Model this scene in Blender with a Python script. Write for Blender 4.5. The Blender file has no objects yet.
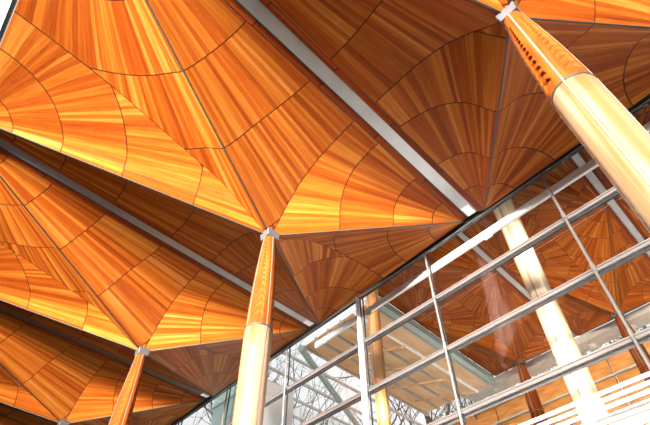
import bpy, bmesh, math, random
from mathutils import Vector, Matrix
random.seed(7)
C = bpy.context.scene.collection
EYE = 1.6                     # eye height; X runs along the glass wall, Y towards it, floor at z = 0

# ------------------------------------------------------------------ helpers
def link(name, me, mat=None, parent=None):
    o = bpy.data.objects.new(name, me)
    C.objects.link(o)
    if mat is not None:
        for m in (mat if isinstance(mat, (list, tuple)) else [mat]):
            me.materials.append(m)
    if parent is not None:
        o.parent = parent
    return o

def obj(name, bm, mat=None, parent=None, smooth=False):
    me = bpy.data.meshes.new(name)
    bm.to_mesh(me); bm.free()
    if smooth:
        for p in me.polygons: p.use_smooth = True
    return link(name, me, mat, parent)

def thing(name, label, cat, loc=(0, 0, 0), rz=0.0, group=None):
    o = bpy.data.objects.new(name, None)
    o.empty_display_size = .2
    C.objects.link(o)
    o.location = loc; o.rotation_euler = (0, 0, rz)
    return tag(o, label, cat, group)

def tag(o, label, cat, group=None, kind=None):
    o['label'] = label; o['category'] = cat
    if group: o['group'] = group
    if kind: o['kind'] = kind
    return o

def copy_tree(o, parent=None):
    c = o.copy(); C.objects.link(c)
    if parent is not None: c.parent = parent
    for ch in list(o.children): copy_tree(ch, c)
    return c

def box(bm, lo, hi):
    v = [bm.verts.new((x, y, z)) for z in (lo[2], hi[2]) for y in (lo[1], hi[1]) for x in (lo[0], hi[0])]
    for f in ((0, 2, 3, 1), (4, 5, 7, 6), (0, 1, 5, 4), (2, 6, 7, 3), (0, 4, 6, 2), (1, 3, 7, 5)):
        bm.faces.new([v[i] for i in f])

def bar(bm, a, b, w, h, up=(0, 0, 1)):
    """box bar from a to b, w across, h along up"""
    a = Vector(a); b = Vector(b); d = (b - a).normalized()
    s = d.cross(Vector(up)).normalized(); t = s.cross(d).normalized()
    vs = []
    for p in (a, b):
        for i, j in ((-1, -1), (1, -1), (1, 1), (-1, 1)):
            vs.append(bm.verts.new(p + s * (i * w / 2) + t * (j * h / 2)))
    bm.faces.new(vs[3::-1]); bm.faces.new(vs[4:])
    for i in range(4):
        j = (i + 1) % 4
        bm.faces.new((vs[i], vs[j], vs[4 + j], vs[4 + i]))

def tube(bm, pts, radii, n=8):
    rings = []
    pts = [Vector(p) for p in pts]
    for i, p in enumerate(pts):
        d = (pts[min(i + 1, len(pts) - 1)] - pts[max(i - 1, 0)]).normalized()
        s = d.cross(Vector((0, 0, 1)))
        if s.length < 1e-3: s = Vector((1, 0, 0))
        s.normalize(); t = s.cross(d)
        r = radii[i] if isinstance(radii, (list, tuple)) else radii
        rings.append([bm.verts.new(p + (s * math.cos(k * 2 * math.pi / n) + t * math.sin(k * 2 * math.pi / n)) * r) for k in range(n)])
    for a, b in zip(rings, rings[1:]):
        for k in range(n):
            bm.faces.new((a[k], a[(k + 1) % n], b[(k + 1) % n], b[k]))
    bm.faces.new(rings[0][::-1]); bm.faces.new(rings[-1])

def fix(bm):
    bmesh.ops.recalc_face_normals(bm, faces=bm.faces[:])
    return bm

# ------------------------------------------------------------------ materials
def new_mat(name):
    m = bpy.data.materials.new(name); m.use_nodes = True
    nt = m.node_tree
    return m, nt, nt.nodes['Principled BSDF']

def N(nt, t, **kw):
    n = nt.nodes.new(t)
    for k, v in kw.items(): setattr(n, k, v)
    return n

def math_(nt, op, a, b=None, c=None):
    n = N(nt, 'ShaderNodeMath', operation=op)
    for i, v in enumerate((a, b, c)):
        if v is None: continue
        if isinstance(v, (int, float)): n.inputs[i].default_value = v
        else: nt.links.new(v, n.inputs[i])
    return n.outputs[0]

def uvsock(nt, name):
    u = N(nt, 'ShaderNodeUVMap', uv_map=name)
    s = N(nt, 'ShaderNodeSeparateXYZ')
    nt.links.new(u.outputs[0], s.inputs[0])
    return s.outputs[0], s.outputs[1]

def plank_mat(name, stops, seam=.22, rough=.38, spec=.5, coat=.0):
    """planks: uv 'fan' = (angle or across, distance along), 'tier' = (tier id, planks per unit), 'rim' = distance to tier ends"""
    m, nt, B = new_mat(name)
    th, r = uvsock(nt, 'fan'); tid, dens = uvsock(nt, 'tier'); lo, hi = uvsock(nt, 'rim')
    p = math_(nt, 'MULTIPLY', th, dens)
    idx = math_(nt, 'FLOOR', p); fr = math_(nt, 'FRACT', p)
    oi = N(nt, 'ShaderNodeObjectInfo')
    rnd = math_(nt, 'MULTIPLY', oi.outputs['Random'], 37.0)
    cv = N(nt, 'ShaderNodeCombineXYZ')
    nt.links.new(idx, cv.inputs[0]); nt.links.new(tid, cv.inputs[1]); nt.links.new(rnd, cv.inputs[2])
    wn = N(nt, 'ShaderNodeTexWhiteNoise', noise_dimensions='3D'); nt.links.new(cv.outputs[0], wn.inputs[0])
    # broad streaks that run over several planks, and fine grain
    gv = N(nt, 'ShaderNodeCombineXYZ')
    nt.links.new(math_(nt, 'MULTIPLY', p, 3.0), gv.inputs[0]); nt.links.new(math_(nt, 'MULTIPLY', r, .9), gv.inputs[1])
    nt.links.new(math_(nt, 'ADD', math_(nt, 'MULTIPLY', wn.outputs[0], 30.0), rnd), gv.inputs[2])
    gn = N(nt, 'ShaderNodeTexNoise'); gn.inputs['Scale'].default_value = 1.0; gn.inputs['Detail'].default_value = 4
    nt.links.new(gv.outputs[0], gn.inputs['Vector'])
    bv = N(nt, 'ShaderNodeCombineXYZ')
    nt.links.new(math_(nt, 'MULTIPLY', p, .27), bv.inputs[0]); nt.links.new(math_(nt, 'MULTIPLY', r, .12), bv.inputs[1]); nt.links.new(rnd, bv.inputs[2])
    bn = N(nt, 'ShaderNodeTexNoise'); bn.inputs['Scale'].default_value = 1.0; bn.inputs['Detail'].default_value = 1
    nt.links.new(bv.outputs[0], bn.inputs['Vector'])
    v = math_(nt, 'ADD', math_(nt, 'MULTIPLY', wn.outputs[0], .42), math_(nt, 'MULTIPLY', gn.outputs[0], .5))
    v = math_(nt, 'ADD', v, math_(nt, 'MULTIPLY', bn.outputs[0], .55))
    v = math_(nt, 'SUBTRACT', v, .24)
    cr = N(nt, 'ShaderNodeValToRGB')
    els = cr.color_ramp.elements
    els[0].position = stops[0][0]; els[0].color = (*stops[0][1], 1)
    els[1].position = stops[-1][0]; els[1].color = (*stops[-1][1], 1)
    for q, c in stops[1:-1]:
        e = els.new(q); e.color = (*c, 1)
    nt.links.new(v, cr.inputs[0])
    # seams between planks and dark joints at the tier ends
    e = math_(nt, 'MINIMUM', fr, math_(nt, 'SUBTRACT', 1.0, fr))
    sm = math_(nt, 'MULTIPLY', math_(nt, 'LESS_THAN', e, .055), seam)
    jn = math_(nt, 'LESS_THAN', math_(nt, 'MINIMUM', lo, hi), .017)
    dk = math_(nt, 'MAXIMUM', sm, math_(nt, 'MULTIPLY', jn, .88))
    mx = N(nt, 'ShaderNodeMix', data_type='RGBA')
    nt.links.new(dk, mx.inputs[0]); nt.links.new(cr.outputs[0], mx.inputs[6]); mx.inputs[7].default_value = (.022, .006, .002, 1)
    nt.links.new(mx.outputs[2], B.inputs['Base Color'])
    B.inputs['Roughness'].default_value = rough
    B.inputs['Specular IOR Level'].default_value = spec
    B.inputs['Coat Weight'].default_value = coat
    B.inputs['Coat Roughness'].default_value = .25
    return m

def grain_mat(name, c1, c2, scale=(9, 9, .5), rough=.4, contrast=(.35, .65), coat=0.0, spec=.5):
    m, nt, B = new_mat(name)
    tc = N(nt, 'ShaderNodeTexCoord'); mp = N(nt, 'ShaderNodeMapping'); mp.inputs['Scale'].default_value = scale
    nt.links.new(tc.outputs['Object'], mp.inputs[0])
    n = N(nt, 'ShaderNodeTexNoise'); n.inputs['Scale'].default_value = 1; n.inputs['Detail'].default_value = 5
    nt.links.new(mp.outputs[0], n.inputs['Vector'])
    cr = N(nt, 'ShaderNodeValToRGB'); e = cr.color_ramp.elements
    e[0].position, e[1].position = contrast; e[0].color = (*c1, 1); e[1].color = (*c2, 1)
    nt.links.new(n.outputs[0], cr.inputs[0]); nt.links.new(cr.outputs[0], B.inputs['Base Color'])
    B.inputs['Roughness'].default_value = rough; B.inputs['Coat Weight'].default_value = coat; B.inputs['Coat Roughness'].default_value = .2
    B.inputs['Specular IOR Level'].default_value = spec
    return m

def plain(name, col, rough=.5, metal=0.0, noise=0.0, scale=2.0):
    m, nt, B = new_mat(name)
    B.inputs['Roughness'].default_value = rough; B.inputs['Metallic'].default_value = metal
    tc = N(nt, 'ShaderNodeTexCoord')
    n = N(nt, 'ShaderNodeTexNoise'); n.inputs['Scale'].default_value = scale; n.inputs['Detail'].default_value = 4
    nt.links.new(tc.outputs['Object'], n.inputs['Vector'])
    cr = N(nt, 'ShaderNodeValToRGB'); e = cr.color_ramp.elements
    k = noise
    e[0].position, e[1].position = .3, .7
    e[0].color = (*[c * (1 - k) for c in col], 1); e[1].color = (*[min(1, c * (1 + k)) for c in col], 1)
    nt.links.new(n.outputs[0], cr.inputs[0]); nt.links.new(cr.outputs[0], B.inputs['Base Color'])
    return m

W = {}
W['fan'] = plank_mat('kauri_planks', [(.10, (.085, .009, .0008)), (.42, (.205, .037, .003)), (.62, (.27, .074, .007)), (.97, (.43, .178, .036))], rough=.48, spec=.08)
W['band'] = plank_mat('kauri_edge_boards', [(.1, (.08, .009, .001)), (.5, (.15, .021, .002)), (.95, (.25, .046, .005))], rough=.48, spec=.08)
W['carved'] = grain_mat('carved_kauri', (.10, .016, .002), (.18, .042, .004), (10, 10, .6), .6, (.35, .68), 0.0, .06)
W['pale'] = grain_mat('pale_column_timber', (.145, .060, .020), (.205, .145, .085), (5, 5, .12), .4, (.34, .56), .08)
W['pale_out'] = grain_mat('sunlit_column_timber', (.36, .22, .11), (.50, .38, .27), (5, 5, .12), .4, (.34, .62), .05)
W['brown_col'] = grain_mat('weathered_column_timber', (.42, .17, .05), (.62, .30, .11), (7, 7, .25), .45, (.35, .65))
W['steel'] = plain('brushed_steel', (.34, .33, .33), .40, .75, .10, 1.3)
W['shaded_steel'] = plain('shaded_gutter_steel', (.10, .09, .085), .5, .5, .1, 1.3)  # gutter steel darkened to paint in the shade of the recessed slot
W['collar'] = plain('cast_collar_steel', (.055, .05, .05), .45, .3, .08, 6)
W['dark'] = plain('blackened_steel', (.012, .012, .013), .45, .2)
W['joint'] = plain('dark_green_joint', (.008, .012, .009), .6, 0.0)
W['seam'] = plain('seam_strip_metal', (.17, .18, .15), .45, .5)
W['transom'] = plain('transom_aluminium', (.115, .095, .09), .45, .5, .1, 1.5)
W['rod'] = plain('stainless_rod', (.20, .175, .16), .35, .7)
W['white'] = plain('white_painted_steel', (.93, .93, .94), .4)
W['green_steel'] = plain('grey_green_steel', (.30, .38, .36), .45, .2)
W['grey_steel'] = plain('warm_grey_steel', (.42, .38, .34), .5, .2, .12, 1.5)
W['render'] = plain('white_render', (.84, .84, .82), .8, 0, .04, .6)
W['stone'] = plain('pale_paving', (.24, .23, .21), .8, 0, .1, .8)
W['floor'] = plain('pale_stone_floor', (.05, .04, .03), .4, 0, .08, .6)
W['bark'] = plain('grey_bark', (.09, .075, .065), .9, 0, .2, 5)
W['leaf'] = plain('hedge_leaf', (.16, .25, .12), .7, 0, .5, 14)
W['soffit'] = grain_mat('pale_timber_lining', (.58, .32, .16), (.74, .48, .28), (.9, .25, 1), .55, (.35, .65))
W['cladding'] = grain_mat('orange_timber_cladding', (.42, .14, .02), (.66, .27, .045), (.8, 1, 3), .5, (.3, .7))
W['plaster'] = plain('gallery_plaster', (.06, .055, .05), .9, 0, .05, .5)
W['roof'] = plain('roof_deck', (.25, .22, .2), .9)

def glass_mat(name, tint=(.97, .985, .98), k=1.0):
    m = bpy.data.materials.new(name); m.use_nodes = True
    nt = m.node_tree; nt.nodes.clear()
    out = N(nt, 'ShaderNodeOutputMaterial'); mix = N(nt, 'ShaderNodeMixShader')
    tr = N(nt, 'ShaderNodeBsdfTransparent'); tr.inputs[0].default_value = (*tint, 1)
    gl = N(nt, 'ShaderNodeBsdfGlossy'); gl.inputs['Roughness'].default_value = 0; gl.inputs[0].default_value = (1, 1, 1, 1)
    lw = N(nt, 'ShaderNodeLayerWeight'); lw.inputs[0].default_value = .5
    f5 = math_(nt, 'ADD', math_(nt, 'MULTIPLY', math_(nt, 'POWER', lw.outputs['Facing'], 5.0), .95), .045)   # Schlick reflectance of each face
    nt.links.new(math_(nt, 'MULTIPLY', f5, k), mix.inputs[0])
    nt.links.new(tr.outputs[0], mix.inputs[1]); nt.links.new(gl.outputs[0], mix.inputs[2]); nt.links.new(mix.outputs[0], out.inputs[0])
    return m
W['glass'] = glass_mat('clear_glass', (.985, .99, .988), .55)
W['green_glass'] = glass_mat('greenish_glass', (.84, .92, .90))

# ------------------------------------------------------------------ canopy
VH = Vector((-.085, .9964, 0))        # the run of the canopies towards the glass
TIERS = [0.03, 1.15, 2.55, 4.35, 6.5, 9.2, 12.5]

def prof(kind, t, rise):
    if kind == 'side':
        P = [(0, 0), (.10, .18), (.20, .42), (.35, .70), (.56, .90), (.76, .965), (1, 1)]
    elif kind == 'front':
        P = [(0, 0), (.10, .16), (.20, .38), (.32, .60), (.64, .88), (.93, .98), (1, 1)]
    else:
        P = [(0, 0), (.06, .10), (.13, .26), (.24, .49), (.41, .66), (.55, .79), (.69, .91), (.85, .97), (1, 1)]
    # monotone-ish Catmull sampling
    for i in range(len(P) - 1):
        if t <= P[i + 1][0]:
            break
    x0, y0 = P[i]; x1, y1 = P[i + 1]
    def sl(j):
        if j <= 0: return (P[1][1] - P[0][1]) / (P[1][0] - P[0][0])
        if j >= len(P) - 1: return (P[-1][1] - P[-2][1]) / (P[-1][0] - P[-2][0])
        return (P[j + 1][1] - P[j - 1][1]) / (P[j + 1][0] - P[j - 1][0])
    h = x1 - x0; s = (t - x0) / h
    m0, m1 = sl(i) * h, sl(i + 1) * h
    s2, s3 = s * s, s * s * s
    return rise * ((2 * s3 - 3 * s2 + 1) * y0 + (s3 - 2 * s2 + s) * m0 + (-2 * s3 + 3 * s2) * y1 + (s3 - s2) * m1)

def fan_panel(apex, crease, oid, parent, mat):
    """ruled panel: planks radiate from the pod corner (apex) to the curved crease"""
    bm = bmesh.new()
    uf = bm.loops.layers.uv.new('fan'); ut = bm.loops.layers.uv.new('tier'); ur = bm.loops.layers.uv.new('rim')
    th = [0.0]
    for a, b in zip(crease, crease[1:]):
        th.append(th[-1] + (a - apex).angle(b - apex))
    L = [(c - apex).length for c in crease]
    cols = []
    for c, l in zip(crease, L):
        d = (c - apex) / l
        # each column has every tier boundary clamped to its own length
        cols.append([apex + d * min(t, l) for t in TIERS])
    verts = [[bm.verts.new(p) for p in col] for col in cols]
    for i in range(len(crease) - 1):
        for k in range(len(TIERS) - 1):
            a0, a1 = min(TIERS[k], L[i]), min(TIERS[k + 1], L[i])
            b0, b1 = min(TIERS[k], L[i + 1]), min(TIERS[k + 1], L[i + 1])
            if a1 - a0 < 1e-5 and b1 - b0 < 1e-5: continue
            quad = [(verts[i][k], th[i], a0, a1 - a0, a0, L[i]), (verts[i][k + 1], th[i], a1, 0, a1, L[i]),
                    (verts[i + 1][k + 1], th[i + 1], b1, 0, b1, L[i + 1]), (verts[i + 1][k], th[i + 1], b0, 0, b0, L[i + 1])]
            pts = []
            for q in quad:
                if all((q[0].co - o[0].co).length > 1e-5 for o in pts): pts.append(q)
            if len(pts) < 3: continue
            try: f = bm.faces.new([q[0] for q in pts])
            except ValueError: continue
            f.smooth = True
            dens = (TIERS[k] * .35 + TIERS[k + 1] * .65) / .105
            for lp, q in zip(f.loops, pts):
                lp[uf].uv = (q[1], q[2]); lp[ut].uv = (oid * 13 + k, dens)
                rr = q[4]
                lp[ur].uv = (rr - TIERS[k], min(TIERS[k + 1], 99) - rr if TIERS[k + 1] < q[5] + .0 else min(TIERS[k + 1], q[5]) - rr)
    bmesh.ops.remove_doubles(bm, verts=bm.verts[:], dist=1e-5)
    # make all faces look down
    for f in bm.faces:
        f.normal_update()
    if sum(f.normal.z * f.calc_area() for f in bm.faces) > 0:
        bmesh.ops.reverse_faces(bm, faces=bm.faces[:])
    for e in bm.edges:
        if e.is_boundary: e.smooth = False          # keep the rim from bending the face shading
    o = obj('fan_panel', bm, mat, parent)
    s = o.modifiers.new('thickness', 'SOLIDIFY'); s.thickness = .05; s.offset = -1
    return o

def plank_board(name, a, b, w, parent, mat, oid, nrow=2, slope=0.0, side=1, seg=2.15):
    """edge board between the points a and b (its inner edge), w wide, planks running along it"""
    a = Vector(a); b = Vector(b); d = (b - a); L = d.length; d.normalize()
    s = Vector((d.y, -d.x, 0)).normalized() * side
    off = s * w + Vector((0, 0, slope))
    bm = bmesh.new()
    uf = bm.loops.layers.uv.new('fan'); ut = bm.loops.layers.uv.new('tier'); ur = bm.loops.layers.uv.new('rim')
    n = max(1, round(L / seg))
    for i in range(n):
        p0, p1 = L * i / n, L * (i + 1) / n
        vs = [bm.verts.new(q) for q in (a + d * p0, a + d * p1, a + d * p1 + off, a + d * p0 + off)]
        f = bm.faces.new(vs); f.normal_update()
        for lp, (x, y) in zip(f.loops, ((0, p0), (0, p1), (w, p1), (w, p0))):
            lp[uf].uv = (x + .001, y); lp[ut].uv = (oid * 7 + i, nrow / w); lp[ur].uv = (y - p0, p1 - y)
    bmesh.ops.remove_doubles(bm, verts=bm.verts[:], dist=1e-5)
    for f in bm.faces: f.normal_update()
    if bm.faces[:][0].normal.z > 0: bmesh.ops.reverse_faces(bm, faces=bm.faces[:])
    o = obj(name, bm, mat, parent)
    sm = o.modifiers.new('thickness', 'SOLIDIFY'); sm.thickness = .05; sm.offset = -1
    return o

def make_canopy(label, a=3.732, bf=5.40, bb=8.22, rise=1.68, group=None, fan=None):
    root = thing('timber_canopy', label, 'canopy', group=group)
    fan = fan or W['fan']
    U = Vector((1, 0, 0)); Z = Vector((0, 0, 1))
    c = {'FR': U * a + VH * bf, 'FL': -U * a + VH * bf, 'BR': U * a - VH * bb, 'BL': -U * a - VH * bb}
    for k in c: c[k] = c[k] + Z * rise
    ends = {'R': ('side', U * a), 'L': ('side', -U * a), 'F': ('front', VH * bf), 'B': ('back', -VH * bb)}
    cre = {}
    for k, (kind, e) in ends.items():
        n = 30
        cre[k] = [e * t + Z * prof(kind, t, rise) for t in [(.045 if kind != 'back' else .02) + (1 - (.045 if kind != 'back' else .02)) * (i / n) ** 1.25 for i in range(n + 1)]]
    oid = 0
    for corner, sides in (('FR', 'RF'), ('FL', 'LF'), ('BR', 'RB'), ('BL', 'LB')):
        for s in sides:
            # the first ruling is the straight diagonal from the hub; add it as the start of the crease
            hub = c[corner] * .018 * 1.0
            hub.z = .018 * rise
            cr = [hub] + cre[s]
            fan_panel(c[corner], cr, oid, root, fan); oid += 1
    # diagonal joint strips from the hub to each corner
    for k in c:
        bm = bmesh.new()
        d = c[k].normalized()
        bar(bm, d * .12 - Z * .006, c[k] - Z * .006, .034, .03)
        obj('joint_strip', fix(bm), W['joint'], root)
    # border boards along both gutters, set back behind a shadow gap
    g = .03
    for s, (p, q), sd in ((1, ('BR', 'FR'), 1), (-1, ('FL', 'BL'), 1)):
        off = Vector((g * s, 0, .02))
        plank_board('border_board', c[p] + off, c[q] + off, .18, root, W['band'], 3 + s, 2, .05, sd)
        bm = bmesh.new(); bar(bm, c[p] + Vector((g * s / 2, 0, .045)), c[q] + Vector((g * s / 2, 0, .045)), g * 1.6, .03)
        obj('shadow_gap', fix(bm), W['dark'], root)
    return root, c

# ------------------------------------------------------------------ column
def column_mesh_parts(root, H, k, pale, carved, ring_z=-3.30, scallops=True):
    """column hanging down from the hub (z = 0) to the floor (z = -H); k scales the girth"""
    zt = -.16
    def rad(z):
        P = [(zt, .180), (-1.0, .243), (-2.0, .298), (ring_z, .336), (-4.4, .326), (-6.5, .302), (-9.0, .290), (-H, .28)]
        if z >= zt: return P[0][1] * k
        for (z0, r0), (z1, r1) in zip(P, P[1:]):
            if z >= z1:
                return (r0 + (r1 - r0) * (z0 - z) / (z0 - z1)) * k
        return P[-1][1] * k
    # carved upper shaft with rows of scallops on each of the four faces
    nz, na = (190, 128) if scallops else (24, 40)
    notches = []
    zc = ring_z + .30; hgt = .25; wid = .42
    for i in range(14):
        notches.append((zc, hgt, wid)); zc += hgt * .98; hgt *= .945; wid *= .955
        if zc > -.45: break
    bm = bmesh.new(); rings = []
    for i in range(nz + 1):
        z = ring_z + (zt - ring_z) * i / nz
        ring = []
        for j in range(na):
            th = 2 * math.pi * j / na
            r = rad(z)
            if scallops:
                fa = ((th + math.pi / 4 + math.pi / 4) % (math.pi / 2)) - math.pi / 4   # faces centred between the seams
                for (c0, h, w) in notches:
                    if c0 - h * .5 <= z <= c0 + h * .5:
                        x = fa / w; y = (z - c0 + h * .5) / h
                        edge = 1 - x * x
                        if edge > 0:
                            top = .25 + .7 * math.sqrt(edge)       # arched upper lip
                            if y < top:
                                r -= .060 * (y / top) ** 1.4 * min(1, edge * 2.2)
            ring.append(bm.verts.new((r * math.cos(th), r * math.sin(th), z)))
        rings.append(ring)
    for a, b in zip(rings, rings[1:]):
        for j in range(na): bm.faces.new((a[j], a[(j + 1) % na], b[(j + 1) % na], b[j]))
    bm.faces.new(rings[-1])
    o = obj('carved_shaft', bm, carved, root, True)
    # lower shaft
    bm = bmesh.new(); rings = []
    for z in (ring_z - .02, ring_z - .6, -4.2, -5.5, -6.5, -8, -9.0, -H):
        rings.append([bm.verts.new((rad(z) * math.cos(2 * math.pi * j / 64), rad(z) * math.sin(2 * math.pi * j / 64), z)) for j in range(64)])
    for a, b in zip(rings, rings[1:]):
        for j in range(64): bm.faces.new((b[j], b[(j + 1) % 64], a[(j + 1) % 64], a[j]))
    bm.faces.new(rings[0]); bm.faces.new(rings[-1][::-1])
    o = obj('lower_shaft', fix(bm), pale, root, True)
    # ring
    bm = bmesh.new()
    rr = rad(ring_z)
    rings = [[bm.verts.new(((rr + q) * math.cos(2 * math.pi * j / 64), (rr + q) * math.sin(2 * math.pi * j / 64), z)) for j in range(64)] for q, z in ((-.02, ring_z + .022), (.008, ring_z + .022), (.008, ring_z - .022), (-.02, ring_z - .022))]
    for a, b in zip(rings, rings[1:]):
        for j in range(64): bm.faces.new((a[j], b[j], b[(j + 1) % 64], a[(j + 1) % 64]))
    obj('joint_ring', fix(bm), W['joint'], root)
    # four seam strips
    for q in range(4):
        a = q * math.pi / 2
        bm = bmesh.new()
        zs = [zt - .02, -1, -2, ring_z, -4.2, -6.5, -9, -H + .02]
        for z0, z1 in zip(zs, zs[1:]):
            d = Vector((math.cos(a), math.sin(a), 0))
            bar(bm, d * (rad(z0) + .001) + Vector((0, 0, z0)), d * (rad(z1) + .001) + Vector((0, 0, z1)), .020 * k, .014, d)
        obj('seam_strip', fix(bm), W['seam'], root)
        bm = bmesh.new()
        for z0, z1 in zip(zs, zs[1:]):
            for sgn in (-1, 1):
                aa = a + sgn * .017 * k / rad((z0 + z1) / 2)
                d = Vector((math.cos(aa), math.sin(aa), 0))
                bar(bm, d * (rad(z0) + .0005) + Vector((0, 0, z0)), d * (rad(z1) + .0005) + Vector((0, 0, z1)), .008 * k, .006, d)
        obj('seam_edging', fix(bm), W['edging'], root)
    # steel collar
    bm = bmesh.new()
    s0, s1 = .185 * k, .215 * k
    lo = [bm.verts.new((s0 * x, s0 * y, -.19)) for x, y in ((-1, -1), (1, -1), (1, 1), (-1, 1))]
    md = [bm.verts.new((s1 * x, s1 * y, .06)) for x, y in ((-1, -1), (1, -1), (1, 1), (-1, 1))]
    tp = [bm.verts.new((s1 * .5 * x, s1 * .5 * y, .22)) for x, y in ((-1, -1), (1, -1), (1, 1), (-1, 1))]
    for a, b in ((lo, md), (md, tp)):
        for j in range(4): bm.faces.new((a[j], a[(j + 1) % 4], b[(j + 1) % 4], b[j]))
    bm.faces.new(lo[::-1]); bm.faces.new(tp)
    bmesh.ops.bevel(bm, geom=[e for e in bm.edges], offset=.012, segments=1, affect='EDGES')
    obj('steel_collar', fix(bm), W['collar'], root)

W['edging'] = plain('red_seam_edging', (.30, .05, .015), .45)

HUB = Vector((-8.43, 5.10, 10 + EYE))
LANE = Vector((8.309, 0, -.141))

# ---- interior canopies
canopy_labels = {
    1: 'planked timber canopy spreading over the large cream column at upper right',
    0: 'planked timber canopy in the centre, over the middle orange column',
    -1: 'planked timber canopy at lower left, over the small carved column',
    -3: 'dark corner of a further canopy at the very bottom of the left edge',
    -2: 'dark planked timber canopy in the bottom left corner below the black slot',
}
G_CAN = 'timber fan canopies of the gallery ceiling'
proto, corners = make_canopy(canopy_labels[0], group=G_CAN)
proto.location = HUB
for i in (1, -1, -2, -3):
    o = copy_tree(proto); o.location = HUB + LANE * i
    o['label'] = canopy_labels[i]
# white plaster soffit behind the canopies: only its corner shows in the top left of the frame
sf = thing('plaster_soffit', 'sliver of pale plaster soffit in the extreme top left corner', 'soffit', HUB - VH * 8.28 + Vector((0, 0, 1.70)))
bm = bmesh.new(); box(bm, (-30, -3.0, 0), (30, -.06, .06)); obj('soffit_board', fix(bm), W['render'], sf)
bm = bmesh.new(); box(bm, (-30, -.06, -.02), (30, .02, .06)); obj('shadow_gap', fix(bm), W['dark'], sf)

# ---- interior columns
G_COL = 'timber columns under the gallery canopies'
col = thing('timber_column', 'middle timber column, carved orange top over pale shaft, before the glass wall', 'column', HUB, 0, G_COL)
column_mesh_parts(col, HUB.z, 1.0, W['pale'], W['carved'])
for i, lb in ((1, 'large pale timber column at upper right with scalloped red top'),
              (-1, 'small orange carved column at lower left, only its top part showing'),
              (-2, 'column top at bottom left edge, just a grey collar')):
    o = copy_tree(col); o.location = HUB + LANE * i; o['label'] = lb
    dz = o.location.z - HUB.z

# ---- steel gutters between the canopies
def gutter(label, c0, y0, y1, z, w=.37, parent=None, group='steel gutter strips between the canopies', tab=True, mat=None):
    """c0 = x at VH parameter 0 (hub line)"""
    root = thing('gutter_strip', label, 'gutter', (c0, 0, z), 0, group)
    def pt(v, x=0, zz=0): return Vector((x, 0, zz)) + VH * v
    bm = bmesh.new()
    a, b = pt(y0), pt(y1)
    bar(bm, a + Vector((0, 0, .03)), b + Vector((0, 0, .03)), w, .03)
    obj('steel_channel', fix(bm), mat or W['steel'], root)
    for s in (-1, 1):
        bm = bmesh.new()
        bar(bm, pt(y0, s * (w / 2 + .012), .03), pt(y1, s * (w / 2 + .012), .03), .026, .06)
        obj('channel_lip', fix(bm), W['joint'], root)
    if tab:
        bm = bmesh.new(); bar(bm, pt(y1 - .42, 0, .0), pt(y1 - .04, 0, .0), w * .72, .05)
        obj('end_bracket', fix(bm), W['white'], root)
    return root

yF = 5.40; yB = -8.22
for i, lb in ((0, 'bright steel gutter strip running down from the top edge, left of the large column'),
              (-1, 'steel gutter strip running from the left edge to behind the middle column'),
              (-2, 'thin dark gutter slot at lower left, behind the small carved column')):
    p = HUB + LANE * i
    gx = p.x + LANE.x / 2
    g = gutter(lb, gx, yB, yF - .02, p.z + 1.68 + .005, mat=W['shaded_steel'] if i == -2 else None)
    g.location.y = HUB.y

# ---- roof deck over the interior canopies
bm = bmesh.new(); box(bm, (-46.3, -40.3, 14.1), (40.3, 10.45, 14.4))
o = obj('ceiling', fix(bm), W['roof']); o['kind'] = 'structure'

# ------------------------------------------------------------------ glass wall
DW = 10.66
def tz(z0, x): return z0 + EYE - .017 * (x + 7)
wall = bpy.data.objects.new('window_1', None); C.objects.link(wall); wall['kind'] = 'structure'
X0, X1 = -46.0, 40.0
def hbar(name, z0, y, w, h, mat, x0=X0, x1=X1, parent=wall):
    bm = bmesh.new(); bar(bm, (x0, y, tz(z0, x0)), (x1, y, tz(z0, x1)), w, h)
    return obj(name, fix(bm), mat, parent)
HEAD = 11.57
hbar('head_frame', HEAD + .10, DW - .02, .10, .18, W['dark'])
hbar('head_bead', HEAD + .03, DW - .09, .025, .03, W['rod'])
hbar('head_flashing', HEAD + .75, DW + .02, .06, 1.2, W['dark'])
TR = [9.64, 7.79, 5.88, 3.98, 2.08, .2]
for z0 in TR:
    t = hbar('transom', z0, DW + .06, .20, .13, W['transom'])
    hbar('drip_bead', z0 - .085, DW + .10, .08, .04, W['dark'], parent=t)
    hbar('nose_rail', z0 + .03, DW - .055, .03, .035, W['rod'], parent=t)
MX = [-43, -38.4, -33.8, -29.1, -24.4, -19.6, -14.82, -10.21, -6.92, -2.32, 2.3, 6.9, 11.5, 16.1, 20.7, 25.3, 29.9, 34.5]
for x in MX:
    bm = bmesh.new()
    tube(bm, [(x, DW - .15, 0.02), (x, DW - .15, tz(HEAD, x))], .036, 10)
    mu = obj('mullion_rod', fix(bm), W['rod'], wall)
    if x == -10.21:
        bm = bmesh.new(); box(bm, (x - .17, DW - .22, .02), (x - .10, DW - .06, tz(HEAD, x)))
        obj('mullion_post', fix(bm), W['white'], wall)
    for z0 in TR[:5]:
        bm = bmesh.new()
        zc = tz(z0, x) + .02
        tube(bm, [(x, DW - .15, zc - .10), (x, DW - .15, zc + .10)], .052, 10)
        tube(bm, [(x, DW - .15, zc), (x, DW - .02, zc)], .035, 8)
        obj('clamp', fix(bm), W['rod'], mu)
    bm = bmesh.new()
    box(bm, (x - .012, DW - .03, .02), (x + .012, DW + .03, tz(HEAD, x)))
    obj('glazing_joint', fix(bm), W['dark'], wall)
levels = [HEAD] + TR
xs = [X0] + MX + [X1]
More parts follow.
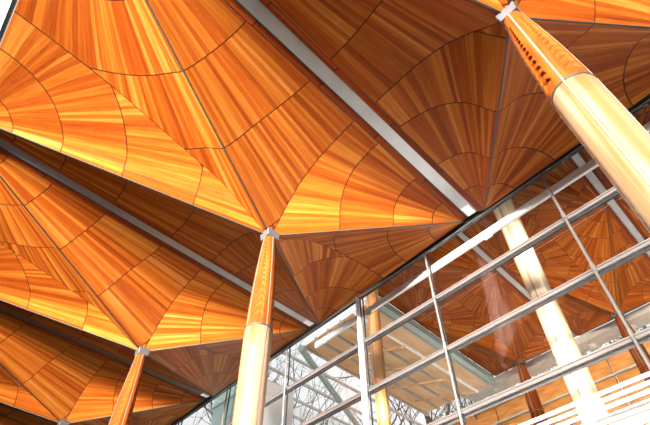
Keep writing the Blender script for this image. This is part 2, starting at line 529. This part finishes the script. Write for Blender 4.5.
for i in range(len(xs) - 1):
    for z1, z0 in zip(levels, levels[1:]):
        bm = bmesh.new()
        a, b = xs[i] + .012, xs[i + 1] - .012
        h1 = .02 if z1 == HEAD else -.06
        pts = [(a, tz(z0 + .06, a)), (b, tz(z0 + .06, b)), (b, tz(z1 + h1, b)), (a, tz(z1 + h1, a))]
        f0 = [bm.verts.new((x, DW, z)) for x, z in pts]; f1 = [bm.verts.new((x, DW + .016, z)) for x, z in pts]
        bm.faces.new(f0[::-1]); bm.faces.new(f1)
        for k in range(4): bm.faces.new((f0[k], f0[(k + 1) % 4], f1[(k + 1) % 4], f1[k]))
        obj('glass_pane', fix(bm), W['glass'], wall)

# white lintel beam just outside the glass
lin = thing('lintel_beam', 'white steel beam just outside the glass, right under the dark head frame', 'beam', (-7, DW + .45, tz(11.28, -7)))
def lx(x, dz=0): return Vector((x + 7, 0, -.017 * (x + 7) + dz))
bm = bmesh.new(); bar(bm, lx(-13.6), lx(1.0), .10, .26)
obj('beam_web', fix(bm), W['white'], lin)
for x in (-4.75, -10.3, .2):
    bm = bmesh.new(); bar(bm, lx(x, -.18) - Vector((.14, .05, 0)), lx(x, -.18) + Vector((.14, -.05, 0)), .05, .16)
    obj('bracket', fix(bm), W['white'], lin)

# ------------------------------------------------------------------ forecourt canopies outside
HO = 21.0 + EYE
G_OUT = 'timber canopies over the forecourt outside the glass'
def ohub(lane, row):
    x = {-1: -16.2, 0: -7.85, 1: .5}[lane] + .085 * 18.6 * (1 - row)
    return Vector((x, 34.85 - 18.6 * (1 - row), HO - .02 * lane))
near, _ = make_canopy('outdoor timber canopy above the white-lit column behind the glass', 3.75, 10.05, 5.3, 1.7, G_OUT)
near.location = ohub(0, 0)
near_lb = {-1: 'outdoor timber canopy above the brown column behind the glass', 1: 'outdoor timber canopy behind the glass at right, partly behind the large pale column'}
for ln in (-1, 1):
    o = copy_tree(near); o.location = ohub(ln, 0); o['label'] = near_lb[ln]
far, _ = make_canopy('far outdoor timber canopy, bright orange sector, second mullion from right', 3.75, 3.1, 8.55, 1.7, G_OUT)
far.location = ohub(-1, 1)
far_lb = {0: 'far outdoor timber canopy at right, over the distant right column', 1: 'far outdoor timber canopy cut by the right edge of the photo'}
for ln in (0, 1):
    o = copy_tree(far); o.location = ohub(ln, 1); o['label'] = far_lb[ln]
# outdoor columns
G_OC = 'timber columns of the forecourt'
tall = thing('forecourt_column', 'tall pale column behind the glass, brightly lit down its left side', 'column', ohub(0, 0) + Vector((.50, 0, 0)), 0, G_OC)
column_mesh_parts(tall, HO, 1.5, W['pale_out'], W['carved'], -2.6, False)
brn = thing('forecourt_column', 'tall brown timber column behind the glass, beside the skylight', 'column', ohub(-1, 0) + Vector((-.2, 0, 0)), 0, G_OC)
column_mesh_parts(brn, HO, 1.1, W['brown_col'], W['carved'], -2.6, False)
fc = thing('forecourt_column', 'distant thin brown column under the orange canopy, left of the tall pale column', 'column', ohub(-1, 1), 0, G_OC)
column_mesh_parts(fc, HO, 1.6, W['brown_col'], W['carved'], -5.2, False)
o = copy_tree(fc); o.location = ohub(0, 1); o['label'] = 'distant brown column near the right edge, right of the tall pale column'
# outdoor gutters
for nm, (x, lb) in {'a': (-12.02, 'steel gutter strip outside, running from the white beam to the tall pale column'),
                    'b': (-3.67, 'pale steel gutter strip outside at right, crossing behind two transoms'),
                    'c': (-20.37, 'grey-green gutter strip outside, left edge of the forecourt canopies')}.items():
    g = gutter(lb, x, -24.0, 3.0, HO + 1.7 + .0, .37 if nm != 'c' else .3, None, 'steel gutters of the forecourt canopies', False, W['steel'] if nm != 'c' else W['green_steel'])
    g.location.y = 34.85

# front fascia of the forecourt canopies, with lamps on it
fa = thing('canopy_fascia', 'long grey steel fascia beam along the far edge of the outdoor canopies', 'beam', (-10, 38.27, HO + 1.45))
bm = bmesh.new(); bar(bm, (-14, 0, 0), (22, 0, -.1), .5, .55); obj('box_beam', fix(bm), W['grey_steel'], fa)
bm = bmesh.new(); bar(bm, (-14, 0, -.36), (22, 0, -.46), .9, .12); obj('bottom_flange', fix(bm), W['grey_steel'], fa)
bm = bmesh.new(); bar(bm, (-14, .75, -.3), (22, .75, -.4), .9, .1); obj('outer_soffit', fix(bm), W['grey_steel'], fa)
for i, x in enumerate((-20.6, -18.0, -14.6, -11.4, -8.2, -5.0)):
    lp = thing('floodlight', 'small grey floodlight hanging under the far fascia beam', 'lamp', (x, 38.27, HO + .86), .2, 'floodlights under the fascia beam')
    bm = bmesh.new(); box(bm, (-.3, -.22, -.42), (.3, .22, -.08)); bmesh.ops.bevel(bm, geom=bm.edges[:], offset=.05, segments=2, affect='EDGES')
    obj('lamp_housing', fix(bm), W['grey_steel'], lp)
    bm = bmesh.new(); tube(bm, [(0, 0, -.1), (0, 0, .1)], .06, 8); obj('stem', fix(bm), W['green_steel'], lp)
    bm = bmesh.new(); box(bm, (-.22, -.235, -.36), (.22, -.215, -.14)); obj('lens', fix(bm), W['grey_steel'], lp)

# ------------------------------------------------------------------ skylight roof to the left, outside
ZS = 22.0 + EYE
sky_roof = thing('skylight_frame', 'open steel skylight frame outside with bare tree seen through it', 'skylight frame', (-28.5, 12, ZS))
for k, x in enumerate((-31.3, -28.7, -33.9, -36.5)):
    bm = bmesh.new()
    a = Vector((x + 28.5 + .6, 0, 0)); b = Vector((x + 28.5 - 1.75, 27, 0))
    bar(bm, a, b, .16, .22); obj('purlin', fix(bm), W['grey_steel'], sky_roof)
bm = bmesh.new(); tube(bm, [(-26.9 + 28.5, 20.4 - 12, -.35), (-35.2 + 28.5, 35.4 - 12, -.35)], .27, 14)
obj('brace_tube', fix(bm), W['green_steel'], sky_roof)
for y in (24.6, 25.1):
    pass
lining = thing('lined_soffit', 'pale timber lined soffit with steel ribs, left of the outdoor canopies', 'soffit', (-20.5, 20.6, ZS - .1))
for k in range(5):
    x0 = -6.25 + k * 1.50
    bm = bmesh.new()
    y0, y1 = .2, 16.6
    p = [(x0, y0), (x0 + 1.40, y0), (x0 + 1.40 - y1 * .085, y1), (x0 - y1 * .085, y1)]
    lo = [bm.verts.new((x, y, 0)) for x, y in p]; hi = [bm.verts.new((x, y, .08)) for x, y in p]
    bm.faces.new(lo[::-1]); bm.faces.new(hi)
    for j in range(4): bm.faces.new((lo[j], lo[(j + 1) % 4], hi[(j + 1) % 4], hi[j]))
    obj('timber_panel', fix(bm), W['soffit'], lining)
for k in range(6):
    x0 = -6.30 + k * 1.50
    bm = bmesh.new(); bar(bm, (x0, 0, -.1), (x0 - 16.8 * .085, 16.8, -.1), .14, .24)
    obj('steel_rib', fix(bm), W['grey_steel'] if k != 4 else W['white'], lining)
bm = bmesh.new(); bar(bm, (1.55, 0, .02), (1.55 - 16.8 * .085, 16.8, .02), .5, .2)
obj('edge_beam', fix(bm), W['green_steel'], lining)
for k in range(4):
    y = 4.5 + k * 3.4
    bm = bmesh.new(); bar(bm, (-5.2 - y * .085, y - 1.2, -.30), (-.4 - y * .085, y + 1.6, -.30), .12, .16)
    obj('cross_brace', fix(bm), W['soffit'], lining)

# ------------------------------------------------------------------ bare trees
def tree_mesh(seed, h, spread, depth=7):
    rnd = random.Random(seed)
    bm = bmesh.new()
    def grow(p, d, l, r, n):
        pts = [p]; rad = [r]
        q = p.copy(); dd = d.copy()
        for s in range(3):
            dd = (dd + Vector((rnd.uniform(-.22, .22), rnd.uniform(-.22, .22), rnd.uniform(-.08, .16)))).normalized()
            q = q + dd * l / 3; pts.append(q.copy()); rad.append(r * (1 - .06 * (s + 1)))
        tube(bm, pts, rad, 5 if n < depth - 1 else 6)
        if n <= 0: return
        for k in range(3 if n > 2 else 2 + (rnd.random() < .5)):
            ax = Vector((rnd.uniform(-1, 1), rnd.uniform(-1, 1), rnd.uniform(-.3, .5))).normalized()
            nd = (dd + ax * rnd.uniform(.55, .95) * spread).normalized()
            grow(pts[-1 if k else 2], nd, l * rnd.uniform(.66, .86), rad[-1] * rnd.uniform(.60, .80), n - 1)
    grow(Vector((0, 0, 0)), Vector((0, 0, 1)), h, h * .038, depth - 1)
    return bm
def tree(label, loc, seed, h, spread):
    r = thing('bare_tree', label, 'tree', loc, 0, 'bare winter trees beyond the skylight')
    obj('branches', tree_mesh(seed, h, spread), W['bark'], r)
TREES = [('bare winter tree seen through the skylight, left of the brown column', (-47.5, 41, 0), 3, 15.8, .95),
         ('bare winter tree low behind the brown column, right of the diagonal tube', (-36.5, 43.5, 0), 5, 12.8, .9),
         ('bare treetop showing beside the right edge of the middle column', (-64, 44, 0), 9, 15.5, .9)]
for a in TREES: tree(*a)

# ------------------------------------------------------------------ buildings outside, and solid stand-ins for glass reflections
b = thing('reflected_timber', 'orange timber panels low at right, standing in for a reflection in the glass', 'building', (-14, 46, 0))  # added block for the interior timber mirrored in the glass
for k in range(9):
    for r, (z0, z1) in enumerate(((18.2, 24.1), (24.35, 26.0))):
        bm = bmesh.new(); x = -20 + k * 4.2
        box(bm, (x, -.15, z0), (x + 4.05, .15, z1)); obj('cladding_panel', fix(bm), W['cladding'], b)
for z, hh in ((24.22, .18), (26.1, .22)):
    bm = bmesh.new(); box(bm, (-20, -.3, z - hh / 2), (18, .0, z + hh / 2)); obj('steel_rail', fix(bm), W['grey_steel'], b)
bm = bmesh.new(); box(bm, (-20, .2, 0), (18, 5, 26.0)); obj('backing_core', fix(bm), W['render'], b)

hd = bmesh.new()
rnd = random.Random(4)
for i in range(2600):
    p = Vector((rnd.uniform(-20, 18), rnd.uniform(-.6, .8), 26.5 + rnd.random() ** 1.3 * 1.1))
    n = Vector((rnd.uniform(-1, 1), rnd.uniform(-1, 1), rnd.uniform(-1, 1))).normalized()
    s = n.orthogonal().normalized() * rnd.uniform(.10, .2); t = n.cross(s) * .6
    hd.faces.new([hd.verts.new(p + v) for v in (-s, -t, s, t)])
h = obj('reflected_hedge', hd, W['leaf']); h.location = (-14, 46, 0)  # added above the panels for the same mirrored view
tag(h, 'leafy green strip above the orange panels, part of the same glass reflection', 'hedge', kind='stuff')

ter = thing('reflected_wall', 'white wall with thin red lines at bottom right, in place of a glass reflection', 'wall', (-4, 13.4, 0))  # added solid wall in place of white bands mirrored in the glass
bm = bmesh.new(); box(bm, (-8, 0, 0), (9, 1.2, 7.35)); obj('wall_body', fix(bm), W['render'], ter)
for z in (7.1, 6.82, 6.5):
    bm = bmesh.new(); box(bm, (-8, -.02, z), (9, .02, z + .035)); obj('red_line', fix(bm), W['edging'], ter)
rl = thing('reflected_rails', 'white slatted rails at bottom right, in place of a reflection in the glass', 'railing', (-4, 13.35, 7.35))  # added rails, standing in for a railing mirrored in the glass
for z in (.10, .29, .48):
    bm = bmesh.new(); box(bm, (-8, 0, z), (9, .05, z + .09)); obj('rail', fix(bm), W['white'], rl)
for x in range(-7, 9, 2):
    bm = bmesh.new(); box(bm, (x, .05, 0), (x + .05, .09, .57)); obj('post', fix(bm), W['white'], rl)

# pale buildings low at left, outside
vb = thing('glass_vestibule', 'pale glass clad block with grey edges, left of the middle column', 'building', (-24.4, 13.4, 0))
bm = bmesh.new(); box(bm, (-2.0, .02, 0), (2.0, 3.2, 16.4)); obj('inner_wall', fix(bm), W['render'], vb)
bm = bmesh.new(); box(bm, (-2.1, -.10, 0), (2.1, -.06, 16.6)); obj('front_glass', fix(bm), W['green_glass'], vb)
for (p, q) in (((-2.1, -.1, 15.7), (2.1, -.1, 15.6)), ((.5, -.1, 0), (.5, -.1, 16.6)), ((2.1, -.1, 0), (2.1, -.1, 16.6))):
    bm = bmesh.new(); bar(bm, p, q, .07, .07, (0, 1, 0)); obj('edge_trim', fix(bm), W['green_steel'], vb)
wb = thing('white_building', 'plain off-white building wall rising right of the middle column bottom', 'building', (-76, 58, 0))
bm = bmesh.new()
vs = [(-40, 0, 0), (30, 0, 0), (30, 0, 30), (-8.6, 0, 54.5), (-40, 0, 54.5)]
f0 = [bm.verts.new(v) for v in vs]; f1 = [bm.verts.new((v[0], 8, v[2])) for v in vs]
bm.faces.new(f0); bm.faces.new(f1[::-1])
for k in range(5): bm.faces.new((f0[k], f1[k], f1[(k + 1) % 5], f0[(k + 1) % 5]))
obj('gable_wall', fix(bm), W['render'], wb)

# ------------------------------------------------------------------ floors
bm = bmesh.new(); box(bm, (-46.3, -40.3, -.2), (40.3, DW + .2, 0)); o = obj('floor', fix(bm), W['floor']); o['kind'] = 'structure'
bm = bmesh.new(); box(bm, (-160, DW + .2, -.25), (120, 160, -.05)); o = obj('ground', fix(bm), W['stone']); o['kind'] = 'structure'

# ------------------------------------------------------------------ light
w = bpy.data.worlds.new('overcast_sky'); bpy.context.scene.world = w; w.use_nodes = True
bg = w.node_tree.nodes['Background']; bg.inputs[0].default_value = (.97, .985, 1.0, 1); bg.inputs[1].default_value = 1.05

def area(name, loc, target, sx, sy, power, col):
    l = bpy.data.lights.new(name, 'AREA'); l.shape = 'RECTANGLE'; l.size = sx; l.size_y = sy; l.energy = power; l.color = col; l.spread = math.radians(50)
    o = bpy.data.objects.new(name, l); C.objects.link(o); o.location = loc
    o.rotation_euler = (Vector(target) - Vector(loc)).to_track_quat('-Z', 'Y').to_euler()
    return o
area('gallery_window_light', (9.5, -36, 9.6), (-9, 2, 12), 22, 3, 38000, (1, .97, .91))
area('gallery_fill_light', (-4, -30, 8.0), (-11, 0, 13), 10, 4, 450, (1, .97, .91))  # weak added fill towards the left canopies, no window built there
area('forecourt_fill_light', (-6, 11.6, 14.2), (-14, 32, 23), 30, .8, 3200, (1, .92, .78))  # added fill to brighten the forecourt canopies, no fixture behind it
for nm, lo, hi in (('wall_back', (-46, -40.3, 0), (40, -40, 14.1)), ('wall_left', (-46.3, -40, 0), (-46, 10.4, 14.1)), ('wall_right', (40, -40, 0), (40.3, 10.4, 14.1))):
    bm = bmesh.new(); box(bm, lo, hi); o = obj(nm, fix(bm), W['plaster']); o['kind'] = 'structure'

s = bpy.data.lights.new('sun', 'SUN'); s.energy = 1.6; s.angle = math.radians(2); s.color = (1, .95, .86)
so = bpy.data.objects.new('sun', s); C.objects.link(so)
so.rotation_euler = Vector((-.80, .25, -.62)).to_track_quat('-Z', 'Y').to_euler()

# ------------------------------------------------------------------ camera
cam = bpy.data.cameras.new('camera'); cam.sensor_fit = 'HORIZONTAL'; cam.sensor_width = 36; cam.lens = 475 / 650 * 36
cam.clip_start = .05; cam.clip_end = 500
co = bpy.data.objects.new('camera', cam); C.objects.link(co)
X = Vector((.648, .761, -.003)).normalized(); Zc = Vector((.502, -.43, -.75)); Zc = (Zc - X * X.dot(Zc)).normalized(); Y = Zc.cross(X)
m = Matrix((X, Y, Zc)).transposed().to_4x4(); m.translation = (0, 0, EYE)
co.matrix_world = m
sc = bpy.context.scene; sc.camera = co
sc.view_settings.view_transform = 'Standard'; sc.view_settings.look = 'None'; sc.view_settings.gamma = 1
sc.view_settings.use_curve_mapping = False; sc.view_settings.exposure = 0.0
sc.cycles.max_bounces = 10; sc.cycles.diffuse_bounces = 2; sc.cycles.transparent_max_bounces = 24
